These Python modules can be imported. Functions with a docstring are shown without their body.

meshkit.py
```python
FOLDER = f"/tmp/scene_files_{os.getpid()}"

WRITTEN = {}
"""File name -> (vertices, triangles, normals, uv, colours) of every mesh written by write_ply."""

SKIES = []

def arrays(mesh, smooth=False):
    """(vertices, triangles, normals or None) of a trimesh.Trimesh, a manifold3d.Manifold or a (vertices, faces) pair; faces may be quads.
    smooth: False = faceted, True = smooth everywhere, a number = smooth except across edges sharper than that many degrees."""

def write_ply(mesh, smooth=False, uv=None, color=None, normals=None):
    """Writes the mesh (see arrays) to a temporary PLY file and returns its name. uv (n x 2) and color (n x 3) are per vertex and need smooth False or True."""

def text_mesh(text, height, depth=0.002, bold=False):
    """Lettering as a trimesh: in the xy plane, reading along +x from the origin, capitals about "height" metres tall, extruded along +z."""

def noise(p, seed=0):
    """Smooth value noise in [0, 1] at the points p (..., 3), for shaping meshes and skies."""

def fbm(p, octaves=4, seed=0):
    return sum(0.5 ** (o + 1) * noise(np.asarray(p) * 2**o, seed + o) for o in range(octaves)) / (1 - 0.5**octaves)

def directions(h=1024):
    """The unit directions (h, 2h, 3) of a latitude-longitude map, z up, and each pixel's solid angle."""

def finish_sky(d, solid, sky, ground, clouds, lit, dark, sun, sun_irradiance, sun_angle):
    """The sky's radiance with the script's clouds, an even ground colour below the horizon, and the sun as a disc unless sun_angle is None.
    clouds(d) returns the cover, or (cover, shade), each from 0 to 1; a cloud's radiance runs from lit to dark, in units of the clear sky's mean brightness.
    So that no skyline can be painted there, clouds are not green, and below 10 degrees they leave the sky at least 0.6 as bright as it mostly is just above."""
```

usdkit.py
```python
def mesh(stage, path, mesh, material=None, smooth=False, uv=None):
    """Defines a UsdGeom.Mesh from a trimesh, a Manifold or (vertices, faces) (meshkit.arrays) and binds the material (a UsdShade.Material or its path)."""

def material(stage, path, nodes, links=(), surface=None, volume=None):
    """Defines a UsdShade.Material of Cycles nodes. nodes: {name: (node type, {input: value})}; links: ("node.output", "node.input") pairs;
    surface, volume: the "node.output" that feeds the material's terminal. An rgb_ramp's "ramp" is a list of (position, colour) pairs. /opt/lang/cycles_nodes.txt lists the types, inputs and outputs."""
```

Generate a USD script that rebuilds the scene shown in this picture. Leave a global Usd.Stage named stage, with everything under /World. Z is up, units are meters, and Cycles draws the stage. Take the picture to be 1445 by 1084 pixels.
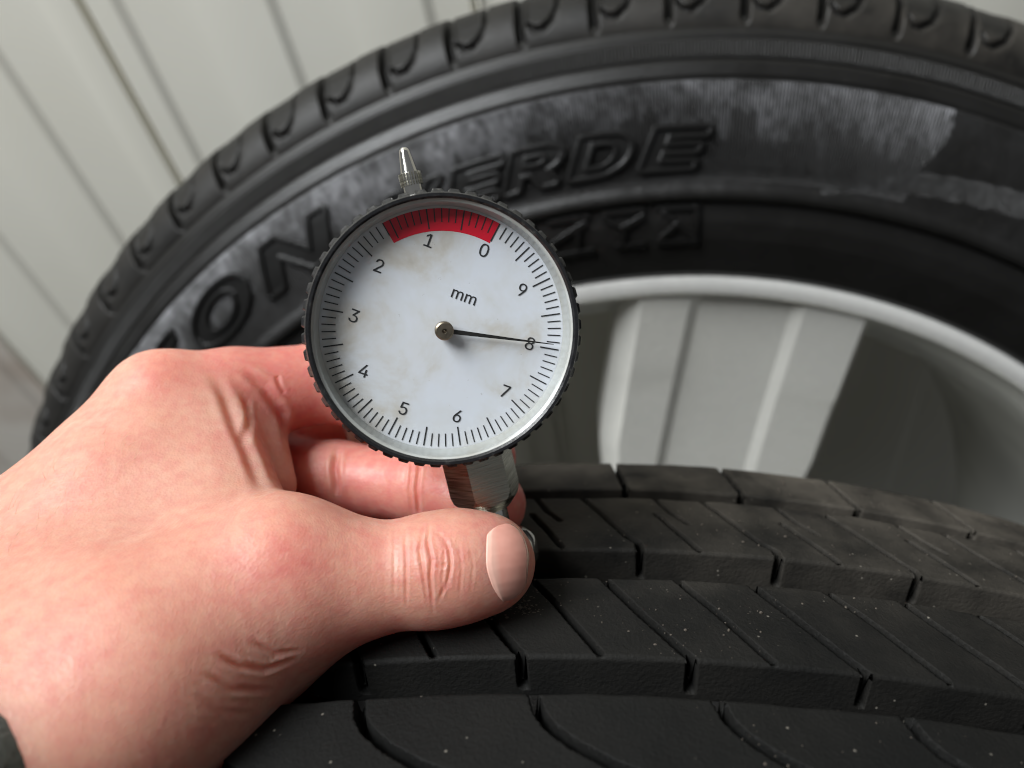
import math, random
import numpy as np, trimesh, shapely
from shapely import affinity
from shapely.geometry import Polygon
from shapely.ops import unary_union
import manifold3d
import usdkit, meshkit
from pxr import Usd, UsdGeom, UsdLux, UsdShade, Gf, Sdf, Vt

random.seed(4); RNG = np.random.default_rng(4)
stage = Usd.Stage.CreateInMemory()
UsdGeom.SetStageUpAxis(stage, 'Z'); UsdGeom.SetStageMetersPerUnit(stage, 1.0)
world = UsdGeom.Xform.Define(stage, '/World'); stage.SetDefaultPrim(world.GetPrim())
UsdGeom.Scope.Define(stage, '/World/Looks')

# ------------------------------------------------------------------ camera
CAM = np.array([0.0, 0.0, 0.8068])
RT = np.array([0.98716832, 0.011916, -0.15923795]); DN = np.array([-0.09789004, -0.74270063, -0.66242985]); FW = np.array([-0.12615964, 0.66951757, -0.73200407])
F = 1091.77                                    # focal length in units of 1/1445 of the picture's width
cam = UsdGeom.Camera.Define(stage, '/World/camera')
m = np.eye(4); m[0, :3] = RT; m[1, :3] = -DN; m[2, :3] = -FW; m[3, :3] = CAM
cam.AddTransformOp().Set(Gf.Matrix4d(*m.ravel().tolist()))
cam.CreateHorizontalApertureAttr(36.0); cam.CreateVerticalApertureAttr(27.0)
cam.CreateFocalLengthAttr(36.0 * F / 1445); cam.CreateClippingRangeAttr(Gf.Vec2f(0.005, 50))
cam.CreateFStopAttr(12.0); cam.CreateFocusDistanceAttr(0.138)
cam.CreateExposureAttr(0.27)

# ------------------------------------------------------------------ light: dull daylight from above under a canopy
def mat(name, nodes, links=(), surface='p.BSDF', volume=None):
    return usdkit.material(stage, '/World/Looks/' + name, nodes, links, surface=surface, volume=volume)
dome = UsdLux.DomeLight.Define(stage, '/World/sky_light')
UsdShade.MaterialBindingAPI.Apply(dome.GetPrim()).Bind(mat('sky', {'b': ('background_shader', {'color': (0.93, 0.97, 1.0), 'strength': 0.14})}, surface='b.background'))
def rect(name, pos, target, w, h, inten, col):
    l = UsdLux.RectLight.Define(stage, '/World/' + name)
    pos, target = np.array(pos, float), np.array(target, float)
    z = pos - target; z /= np.linalg.norm(z); x = np.cross([0, 1, 0] if abs(z[2]) > .9 else [0, 0, 1], z); x /= np.linalg.norm(x); y = np.cross(z, x)
    M = np.eye(4); M[0, :3] = x; M[1, :3] = y; M[2, :3] = z; M[3, :3] = pos
    l.AddTransformOp().Set(Gf.Matrix4d(*M.ravel().tolist()))
    l.CreateWidthAttr(w); l.CreateHeightAttr(h); l.CreateIntensityAttr(inten); l.CreateColorAttr(Gf.Vec3f(*col))
    return l
rect('skylight', (-0.72, 0.12, 2.05), (-0.05, 0.15, 0.7), 1.2, 0.7, 21.0, (0.95, 0.98, 1.0))

# ------------------------------------------------------------------ helpers
_used = {}
def path_of(name, parent=None):
    base = (parent if parent else '/World') + '/' + name
    k = _used.get(base, -1) + 1; _used[base] = k
    return base if k == 0 else '%s_%03d' % (base, k)
def setd(p, **kw):
    for k, v in kw.items():
        if v: p.SetCustomDataByKey(k, v)
def thing(name, label, cat, M=None, group=None):
    x = UsdGeom.Xform.Define(stage, path_of(name))
    if M is not None: x.AddTransformOp().Set(Gf.Matrix4d(*np.asarray(M).T.ravel().tolist()))
    setd(x.GetPrim(), label=label, category=cat, group=group)
    return str(x.GetPath())
def obj(name, mesh, material, parent=None, smooth=30, uv=None, prim=None, **data):
    g = usdkit.mesh(stage, path_of(name, parent), mesh, material, smooth=smooth, uv=uv)
    if prim:
        for k, v in prim.items():
            UsdGeom.PrimvarsAPI(g).CreatePrimvar(k, Sdf.ValueTypeNames.FloatArray, 'vertex').Set(Vt.FloatArray.FromNumpy(np.asarray(v, np.float32)))
    setd(g.GetPrim(), **data)
    return str(g.GetPath())
def tm(v, f): return trimesh.Trimesh(np.asarray(v, float), np.asarray(f, int), process=False)
def cat(ms): return trimesh.util.concatenate(ms)
def grid_faces(nu, nv, closed=False):
    """quads of a (nu rows) x (nv columns) vertex grid; closed joins the last row to the first"""
    i, j = np.meshgrid(np.arange(nu if closed else nu - 1), np.arange(nv - 1), indexing='ij'); k = (i + 1) % nu
    q = np.stack([i * nv + j, k * nv + j, k * nv + j + 1, i * nv + j + 1], -1).reshape(-1, 4)
    return np.vstack([q[:, [0, 1, 2]], q[:, [0, 2, 3]]])
def lathe(prof, n=96):
    """prof: (r, z) points, turned about z"""
    prof = np.asarray(prof, float); t = np.linspace(0, 2 * np.pi, n, endpoint=False)
    v = np.stack([np.cos(t)[:, None] * prof[:, 0], np.sin(t)[:, None] * prof[:, 0], np.broadcast_to(prof[:, 1], (n, len(prof)))], -1).reshape(-1, 3)
    return tm(v, grid_faces(n, len(prof), True))
def pt(px, py, t):
    """the point t metres deep behind a pixel of the photograph (used to measure positions off it)"""
    return CAM + t * (FW + (px - 722.5) / F * RT + (py - 542) / F * DN)
def text_poly(s, h, bold=False):
    ms = meshkit.text_mesh(s, h, 0.01, bold)
    tri = ms.triangles[ms.face_normals[:, 2] > .9][:, :, :2]
    return unary_union([Polygon(t).buffer(1e-7) for t in tri])
def extrude(poly, d):
    return cat([trimesh.creation.extrude_polygon(g, d, engine='earcut') for g in getattr(poly, 'geoms', [poly]) if g.area > 1e-12])
def rot_to(x, y, z, o):
    M = np.eye(4); M[:3, 0] = x; M[:3, 1] = y; M[:3, 2] = z; M[:3, 3] = o; return M
def unit(v): return np.asarray(v, float) / np.linalg.norm(v)

# ------------------------------------------------------------------ materials
NZ = lambda s, d=4, r=.55, dist=0: ('noise_texture', {'scale': s, 'detail': d, 'roughness': r, 'distortion': dist})
M_wall = mat('wall_paint', {'t': ('texture_coordinate', {}), 'n': NZ(3.5, 5), 'r': ('rgb_ramp', {'ramp': [(.3, (.735, .71, .615)), (.7, (.79, .772, .69))]}),
    'n2': NZ(260, 2), 'b': ('bump', {'strength': .04, 'distance': .001}), 'p': ('principled_bsdf', {'roughness': .42, 'specular_ior_level': .4})},
    [('t.object', 'n.vector'), ('n.fac', 'r.fac'), ('r.color', 'p.base_color'), ('t.object', 'n2.vector'), ('n2.fac', 'b.height'), ('b.normal', 'p.normal')])
M_wall_dirty = mat('wall_paint_grimy', {'t': ('texture_coordinate', {}), 'n': NZ(9, 5), 'r': ('rgb_ramp', {'ramp': [(.35, (.46, .39, .33)), (.6, (.62, .58, .52))]}),
    'p': ('principled_bsdf', {'roughness': .55})}, [('t.object', 'n.vector'), ('n.fac', 'r.fac'), ('r.color', 'p.base_color')])
M_floor = mat('concrete', {'t': ('texture_coordinate', {}), 'n': NZ(7, 8, .65), 'r': ('rgb_ramp', {'ramp': [(.3, (.05, .048, .044)), (.7, (.095, .092, .085))]}),
    'n2': NZ(90, 6), 'b': ('bump', {'strength': .3, 'distance': .002}), 'p': ('principled_bsdf', {'roughness': .8})},
    [('t.object', 'n.vector'), ('n.fac', 'r.fac'), ('r.color', 'p.base_color'), ('t.object', 'n2.vector'), ('n2.fac', 'b.height'), ('b.normal', 'p.normal')])
def rubber(name, dust_sheen, base=(.0052, .0053, .0051), rough=.5, serr=False, speck=0., dcol=(.085, .075, .062), spec=.5):
    """tyre rubber; dust 0..1 comes from the mesh's own 'dust' primvar scaled by DUST and broken by noise; on the sidewall it paints a sheen"""
    nodes = {'t': ('texture_coordinate', {}), 'a': ('attribute', {'attribute': 'dust_sheen'}), 'n': NZ(45, 6, .65), 'n2': NZ(1400, 3), 'nb': NZ(14, 3),
        'rn': ('map_range', {'from_min': .34, 'from_max': .68, 'to_min': 0.12, 'to_max': 1.1, 'clamp': True}),
        'd': ('math', {'math_type': 'multiply'}), 'd2': ('math', {'math_type': 'multiply', 'value2': dust_sheen, 'use_clamp': True}),
        'v': ('voronoi_texture', {'scale': 700.}), 'vr': ('map_range', {'from_min': .10, 'from_max': .20, 'to_min': 1., 'to_max': 0., 'clamp': True}),
        'vc': ('separate_color', {}), 'vt': ('math', {'math_type': 'greater_than', 'value2': .94}), 'sp': ('math', {'math_type': 'multiply'}), 'sp2': ('math', {'math_type': 'multiply', 'value2': speck}),
        'c': ('mix_color', {'a': base, 'b': dcol}), 'c2': ('mix_color', {'b': (.34, .31, .26)}),
        'ro': ('map_range', {'from_min': 0., 'from_max': 1., 'to_min': rough - .07, 'to_max': rough + .2}),
        'b': ('bump', {'strength': .5, 'distance': .0004}), 'p': ('principled_bsdf', {'specular_ior_level': spec})}
    links = [('t.object', 'n.vector'), ('t.object', 'n2.vector'), ('t.object', 'v.vector'), ('n.fac', 'rn.value'), ('rn.result', 'd.value1'), ('a.fac', 'd.value2'), ('d.value', 'd2.value1'),
        ('v.distance', 'vr.value'), ('v.color', 'vc.color'), ('vc.r', 'vt.value1'), ('vr.result', 'sp.value1'), ('vt.value', 'sp.value2'), ('sp.value', 'sp2.value1'),
        ('d2.value', 'c.fac'), ('c.result', 'c2.a'), ('sp2.value', 'c2.fac'), ('c2.result', 'p.base_color'), ('n.fac', 'ro.value'), ('ro.result', 'p.roughness'), ('n2.fac', 'b.height'), ('b.normal', 'p.normal')]
    if serr:
        nodes |= {'s': ('attribute', {'attribute': 'serration'}), 'u': ('attribute', {'attribute': 'turn'}), 'um': ('math', {'math_type': 'multiply', 'value2': 2 * math.pi * 270}),
            'si': ('math', {'math_type': 'sine'}), 'sm': ('math', {'math_type': 'multiply'}), 'b2': ('bump', {'strength': 1., 'distance': .0006})}
        links += [('u.fac', 'um.value1'), ('um.value', 'si.value1'), ('si.value', 'sm.value1'), ('s.fac', 'sm.value2'), ('sm.value', 'b2.height'), ('b2.normal', 'b.normal')]
    return mat(name, nodes, links)
M_tread = rubber('tread_rubber', 1.0, speck=.3, rough=.6, spec=.09)
M_side = rubber('sidewall_rubber', 1.0, base=(.0062, .0058, .0052), rough=.29, serr=True, speck=.15, dcol=(.22, .22, .232), spec=.34)  # pale grey dcol paints the sidewall's sheen as colour
M_shoulder = rubber('shoulder_rubber', 1.0, base=(.0062, .0058, .0052), rough=.42, spec=.26, speck=.2)
M_letter = mat('letter_rubber', {'bv': ('bevel', {'radius': .0006, 'samples': 6}), 't': ('texture_coordinate', {}), 'n': NZ(300, 4), 'b': ('bump', {'strength': .15, 'distance': .0003}), 'p': ('principled_bsdf', {'base_color': (.0048, .0046, .0043), 'roughness': .30, 'specular_ior_level': .34})},
    [('t.object', 'n.vector'), ('n.fac', 'b.height'), ('bv.bevel', 'b.normal'), ('b.normal', 'p.normal')])
def metal(name, col, rough, metallic=1., scale=(1, 1, 1), nz=300., bump=.0, vary=.1):
    return mat(name, {'t': ('texture_coordinate', {}), 'm': ('mapping', {'scale': scale}), 'n': NZ(nz, 4), 'r': ('map_range', {'from_min': .3, 'from_max': .7, 'to_min': max(rough - vary, .03), 'to_max': rough + vary}),
        'b': ('bump', {'strength': bump, 'distance': .0002}), 'p': ('principled_bsdf', {'base_color': col, 'metallic': metallic})},
        [('t.object', 'm.vector'), ('m.vector', 'n.vector'), ('n.fac', 'r.value'), ('r.result', 'p.roughness'), ('n.fac', 'b.height'), ('b.normal', 'p.normal')])
M_lip = metal('machined_lip', (.93, .92, .88), .26, metallic=.5, nz=60, vary=.05)
M_spoke = metal('silver_wheel_paint', (.74, .73, .68), .26, metallic=.45, nz=40, vary=.05)
M_barrel = metal('dark_wheel_barrel', (.56, .56, .52), .36, metallic=.2, nz=30, vary=.06)
M_nickel = metal('scratched_nickel', (.40, .385, .325), .30, scale=(.25, .25, 6), nz=500, bump=.35, vary=.1)
M_chrome = metal('chrome', (.66, .64, .60), .12, nz=200, vary=.05)
M_brass = metal('hub_brass', (.24, .20, .15), .38, nz=900, vary=.1)
M_black = mat('black_plastic', {'t': ('texture_coordinate', {}), 'n': NZ(500, 5), 'n3': NZ(900, 2), 'rr': ('rgb_ramp', {'ramp': [(.62, (.009, .009, .010)), (.74, (.07, .068, .06))]}),
    'r': ('map_range', {'from_min': .3, 'from_max': .7, 'to_min': .16, 'to_max': .42}), 'b': ('bump', {'strength': .3, 'distance': .0002}), 'p': ('principled_bsdf', {})},
    [('t.object', 'n.vector'), ('t.object', 'n3.vector'), ('n.fac', 'rr.fac'), ('rr.color', 'p.base_color'), ('n.fac', 'r.value'), ('r.result', 'p.roughness'), ('n3.fac', 'b.height'), ('b.normal', 'p.normal')])
M_needle = mat('needle_black', {'p': ('principled_bsdf', {'base_color': (.012, .011, .010), 'roughness': .35})})
M_ink = mat('black_ink', {'p': ('principled_bsdf', {'base_color': (.018, .018, .019), 'roughness': .5})})
M_red = mat('red_ink', {'p': ('principled_bsdf', {'base_color': (.58, .003, .022), 'roughness': .4})})
M_dial = mat('dial_paint', {'t': ('texture_coordinate', {}), 'n': NZ(75, 6, .6, .3), 'r': ('rgb_ramp', {'ramp': [(.42, (.58, .597, .64)), (.53, (.555, .562, .58)), (.64, (.49, .465, .43)), (.8, (.36, .31, .255))]}),
    'v': NZ(850, 3, .7), 'vr': ('map_range', {'from_min': .70, 'from_max': .78, 'to_min': 0., 'to_max': .8, 'clamp': True}), 'c': ('mix_color', {'b': (.16, .12, .09)}), 'p': ('principled_bsdf', {'roughness': .45})},
    [('t.object', 'n.vector'), ('t.object', 'v.vector'), ('n.fac', 'r.fac'), ('v.fac', 'vr.value'), ('vr.result', 'c.fac'), ('r.color', 'c.a'), ('c.result', 'p.base_color')])
M_ring = mat('dial_wall_plastic', {'t': ('texture_coordinate', {}), 'n': NZ(160, 5), 'r': ('rgb_ramp', {'ramp': [(.35, (.37, .38, .37)), (.75, (.28, .27, .235))]}), 'p': ('principled_bsdf', {'roughness': .3})},
    [('t.object', 'n.vector'), ('n.fac', 'r.fac'), ('r.color', 'p.base_color')])
M_glass = mat('crystal', {'f': ('fresnel', {'IOR': 1.27}), 't': ('transparent_bsdf', {'color': (.96, .97, .97)}), 'g': ('glossy_bsdf', {'color': (1, 1, 1), 'roughness': .05}), 'm': ('mix_closure', {})},
    [('f.fac', 'm.fac'), ('t.BSDF', 'm.closure1'), ('g.BSDF', 'm.closure2')], surface='m.closure')
M_skin = mat('skin', {'t': ('texture_coordinate', {}), 'n': NZ(55, 5, .6), 'n1': NZ(420, 3, .6), 'red': ('attribute', {'attribute': 'redness'}),
    'r0': ('rgb_ramp', {'ramp': [(.3, (.46, .225, .158)), (.7, (.52, .28, .205))]}), 'r1': ('mix_color', {'b': (.44, .135, .112)}),
    'mm': ('map_range', {'from_min': .35, 'from_max': .7, 'to_min': 0., 'to_max': .5, 'clamp': True}), 'ra': ('math', {'math_type': 'add', 'use_clamp': True}),
    'v': ('voronoi_texture', {'scale': 1700., 'feature': 'f1'}), 'wm': ('mapping', {'scale': (1., 1., 2.2)}), 'b': ('bump', {'strength': .22, 'distance': .0002}), 'b2': ('bump', {'strength': .25, 'distance': .0004}),
    'ro': ('map_range', {'from_min': .3, 'from_max': .7, 'to_min': .40, 'to_max': .54}),
    'p': ('principled_bsdf', {'subsurface_weight': .55, 'subsurface_scale': .0028, 'subsurface_radius': (1., .32, .18), 'specular_ior_level': .38, 'subsurface_method': 'random_walk'})},
    [('t.object', 'n.vector'), ('t.object', 'n1.vector'), ('t.object', 'wm.vector'), ('wm.vector', 'v.vector'), ('n.fac', 'r0.fac'), ('r0.color', 'r1.a'), ('n1.fac', 'mm.value'), ('mm.result', 'ra.value1'), ('red.fac', 'ra.value2'), ('ra.value', 'r1.fac'),
     ('r1.result', 'p.base_color'), ('v.distance', 'b.height'), ('n1.fac', 'b2.height'), ('b2.normal', 'b.normal'), ('b.normal', 'p.normal'), ('n1.fac', 'ro.value'), ('ro.result', 'p.roughness')])
M_nail = mat('nail', {'t': ('texture_coordinate', {}), 'n': NZ(300, 3), 'r': ('rgb_ramp', {'ramp': [(.3, (.56, .25, .195)), (.7, (.61, .30, .24))]}), 'a': ('attribute', {'attribute': 'pale'}), 'c': ('mix_color', {'b': (.60, .385, .31)}), 'p': ('principled_bsdf', {'roughness': .36, 'specular_ior_level': .4})},
    [('t.object', 'n.vector'), ('n.fac', 'r.fac'), ('r.color', 'c.a'), ('a.fac', 'c.fac'), ('c.result', 'p.base_color')])
M_nail_edge = mat('nail_edge_grime', {'p': ('principled_bsdf', {'base_color': (.12, .075, .05), 'roughness': .7})})
M_sleeve = mat('sleeve_cloth', {'t': ('texture_coordinate', {}), 'n': NZ(900, 3), 'r': ('rgb_ramp', {'ramp': [(.3, (.022, .025, .017)), (.7, (.045, .048, .036))]}), 'b': ('bump', {'strength': .6, 'distance': .0006}), 'p': ('principled_bsdf', {'roughness': .9, 'sheen_weight': .2})},
    [('t.object', 'n.vector'), ('n.fac', 'r.fac'), ('r.color', 'p.base_color'), ('n.fac', 'b.height'), ('b.normal', 'p.normal')])
M_grit = mat('grit', {'o': ('geometry', {}), 'r': ('rgb_ramp', {'ramp': [(0, (.05, .04, .03)), (.5, (.16, .14, .115)), (.85, (.33, .30, .26)), (1, (.34, .14, .09))]}), 'p': ('principled_bsdf', {'roughness': .8})},
    [('o.random_per_island', 'r.fac'), ('r.color', 'p.base_color')])

# ------------------------------------------------------------------ setting: floor and the panelled wall
fl = trimesh.creation.box((6, 6, .02)); fl.apply_translation((0, 0, -.01))
obj('floor', fl, M_floor, None, False, kind='structure')
WY = 0.469
wall = thing('wall', 'off white metal wall of vertical ribbed panels behind the leaning wheels', 'wall', np.array([[1, 0, 0, 0], [0, 1, 0, WY], [0, 0, 1, 0], [0, 0, 0, 1.]]))
def wall_profile(x0, x1):
    """front face depth of one panel along x: shallow trapezoid ribs, 90.5 mm apart"""
    pts = [(x0, .0045), (x0 + .0022, .0)]
    k0 = math.floor((x0 + .356) / .0905) - 1
    ev = []
    for k in range(k0, k0 + 8):
        a = -.356 + .0905 * k
        ev += [(a - .003, 0.), (a + .003, .0023), (a + .044 - .0035, .0023), (a + .044 + .0035, 0.)]
    body = [e for e in ev if x0 + .006 < e[0] < x1 - .006]
    if body:
        pts.append((x0 + .004, body[0][1])); pts += body; pts.append((x1 - .004, body[-1][1]))
    pts += [(x1 - .0022, pts[-1][1]), (x1, .0045)]
    return pts
joints = [-.287 - .23 * k for k in range(1, 7)][::-1] + [-.287 + .23 * k for k in range(0, 7)]
for a, b in zip(joints[:-1], joints[1:]):
    pr = wall_profile(a + .0009, b - .0009)
    poly = Polygon(pr + [(b - .0009, .03), (a + .0009, .03)])
    g = trimesh.creation.extrude_polygon(poly, 2.0, engine='earcut')
    g.apply_translation((0, 0, .01))
    obj('wall_panel', g, M_wall_dirty if b < -.50 and b > -.53 else M_wall, wall, 20)

# ------------------------------------------------------------------ wheels
NW = np.array([0., -0.9064, 0.4225]); UP = np.array([0., 0.4225, 0.9064])      # axle direction towards the viewer; up within the wheel's leaning plane
PITCH = 2 * math.pi / 80
HUB_BACK = np.array([0.0078, 0.1318, 0.3724]) - NW * 0.110                     # mid-plane centre of the wheel behind
HUB_FRONT = np.array([-0.0405, -0.1145, 0.3685]) - UP * 0.006
def crown(o): return .361 - o * o / 1.2
def seg_groove(s, o, a, b, w):
    """how deep (0..1) a point lies in a slit running from a to b (metres along and across the tread), repeated every pitch"""
    P = PITCH * .355
    ab = np.subtract(b, a)
    ss = s - a[0]; oo = o - a[1]
    best = np.full(np.broadcast(s, o).shape, 1e3)
    k = np.round((ss - ab[0] * .5) / P)
    for d in (-1, 0, 1):
        x = ss - (k + d) * P
        t = np.clip((x * ab[0] + oo * ab[1]) / (ab @ ab), 0, 1)
        best = np.minimum(best, np.hypot(x - t * ab[0], oo - t * ab[1]))
    return 1 - np.clip((best - w * .36) / (w * .3), 0, 1)
mm = .001
def poly_groove(s, o, pts, w):
    return np.max([seg_groove(s, o, np.array(p) * mm, np.array(q) * mm, w) for p, q in zip(pts[:-1], pts[1:])], axis=0)
# slits (s, o) in mm of the tread pattern, all repeating every pitch
def slits_far_shoulder(s, o): return 4.5 * poly_groove(s, o, [(39.0, -104), (40.5, -95), (41.9, -82)], .0011)
def slits_second(s, o):
    return np.maximum.reduce([5 * poly_groove(s, o, [(31, -78), (40.5, -58.5), (42.6, -56), (43.0, -51)], .0010), 4 * poly_groove(s, o, [(47.7, -69), (54.6, -54.4)], .0010), 4 * poly_groove(s, o, [(48.0, -78), (51, -70.5), (54, -66)], .0009)])
def slits_third(s, o):
    return np.maximum(5.5 * poly_groove(s, o, [(34.5, -43.4), (41.6, -31), (47.4, -22), (48.6, -20.3), (48.7, -17)], .0011), 4 * poly_groove(s, o, [(20.4, -43.4), (27.2, -32.5), (33.6, -20.9)], .0009))
def slits_fourth(s, o): return 5 * poly_groove(s, o, [(23.2, -12), (24.4, -7.5), (26.2, -4.7), (29.8, -1.5), (35.6, 2.1), (45, 6), (57, 9)], .0012)
def slits_near_shoulder(s, o):
    """o here runs on round the shoulder: 73.5 mm where it starts to curve, 103.5 mm at its foot"""
    P = PITCH * .355
    a = poly_groove(s, o, [(1.0, 60), (0, 78), (-.8, 92), (-1.0, 100.5)], .0024)
    b = poly_groove(s, o, [(14.0, 60), (14.6, 80), (14.0, 88), (11.5, 94.0), (7.5, 97.2), (4.4, 97.0), (2.4, 94)], .0016)
    x = (s / P + .5) % 1 * P - .5 * P; x = np.where(x < -2, x + P, x)
    rec = np.clip((6.6 - np.abs(x * 1e3 - 7.4)) / 2, 0, 1) * np.clip((.0955 - o) / .005, 0, 1)
    return np.maximum.reduce([4.2 * a * np.clip((o - .068) / .014, .25, 1), 2.6 * b * np.clip((o - .068) / .014, .3, 1), 1.15 * rec * np.clip((o - .070) / .014, 0, 1)])
def turn_samples(lo, hi, fine, coarse=.035):
    n1 = int((hi - lo) / fine) + 1; rest = 2 * math.pi - (hi - lo); n2 = int(rest / coarse) + 1
    return np.concatenate([np.linspace(lo, hi, n1), np.linspace(hi, hi + rest, n2 + 1)[1:-1]])
def sweep(prof, th, disp=None, closed_profile=False):
    """prof (o, R) turned through the angles th; disp(theta, o, R) in mm sinks the surface along its normal. Local axes: x right, y up, z along the axle."""
    prof = np.asarray(prof, float); t = np.gradient(prof, axis=0); nrm = np.stack([-t[:, 1], t[:, 0]], 1); nrm /= np.linalg.norm(nrm, axis=1, keepdims=True) + 1e-12
    O, R = prof[:, 0], prof[:, 1]; T = th[:, None]
    d = 0 if disp is None else disp(T, O[None], R[None]) * mm
    o = O[None] - d * nrm[None, :, 0]; r = R[None] - d * nrm[None, :, 1]
    v = np.stack([r * np.sin(T), r * np.cos(T), o + 0 * T], -1)
    return v, grid_faces(len(th), len(prof), True)[:, ::-1]
def resample(p, step):
    out = [p[0]]
    for a, b in zip(p[:-1], p[1:]):
        n = max(1, int(math.ceil(np.hypot(b[0] - a[0], b[1] - a[1]) / step)))
        out += [(a[0] + (b[0] - a[0]) * k / n, a[1] + (b[1] - a[1]) * k / n) for k in range(1, n + 1)]
    return out
SIDE = [(.0985, .3420), (.1010, .3392), (.1005, .3386), (.1024, .3380), (.1052, .3322), (.1044, .3314), (.1062, .3308), (.1084, .3258), (.1076, .3250), (.1094, .3244),
        (.1125, .3150), (.1150, .3050), (.1166, .2960), (.1176, .2895), (.1188, .2868), (.1192, .2850), (.1186, .2832), (.1160, .2824), (.1166, .2750), (.1160, .2680), (.1140, .2600), (.1120, .2545), (.1095, .2520), (.1060, .2470)]
def side_o(R): return float(np.interp(R, [p[1] for p in SIDE[::-1]], [p[0] for p in SIDE[::-1]]))
RIBS = [(-.1012, -.0834, slits_far_shoulder), (-.0780, -.0532, slits_second), (-.0428, -.0198, slits_third), (-.0124, .0340, slits_fourth), (.0440, .0, slits_near_shoulder)]
def rib_profile(o0, o1, step, drop=.0085, e=.00045):
    far = [(o0 - .0006, crown(o0) - drop), (o0, crown(o0) - e), (o0 + e, crown(o0 + e))]
    mid = [(o, crown(o)) for o in np.linspace(o0 + e, o1 - e, max(8, int((o1 - o0) / step)))][1:-1]
    near = [(o1 - e, crown(o1 - e)), (o1, crown(o1) - e), (o1 + .0008, crown(o1) - drop)]
    p = resample(far[:2], step) + far[2:] + mid + near[:1] + resample(near[1:], step)
    return p
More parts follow.
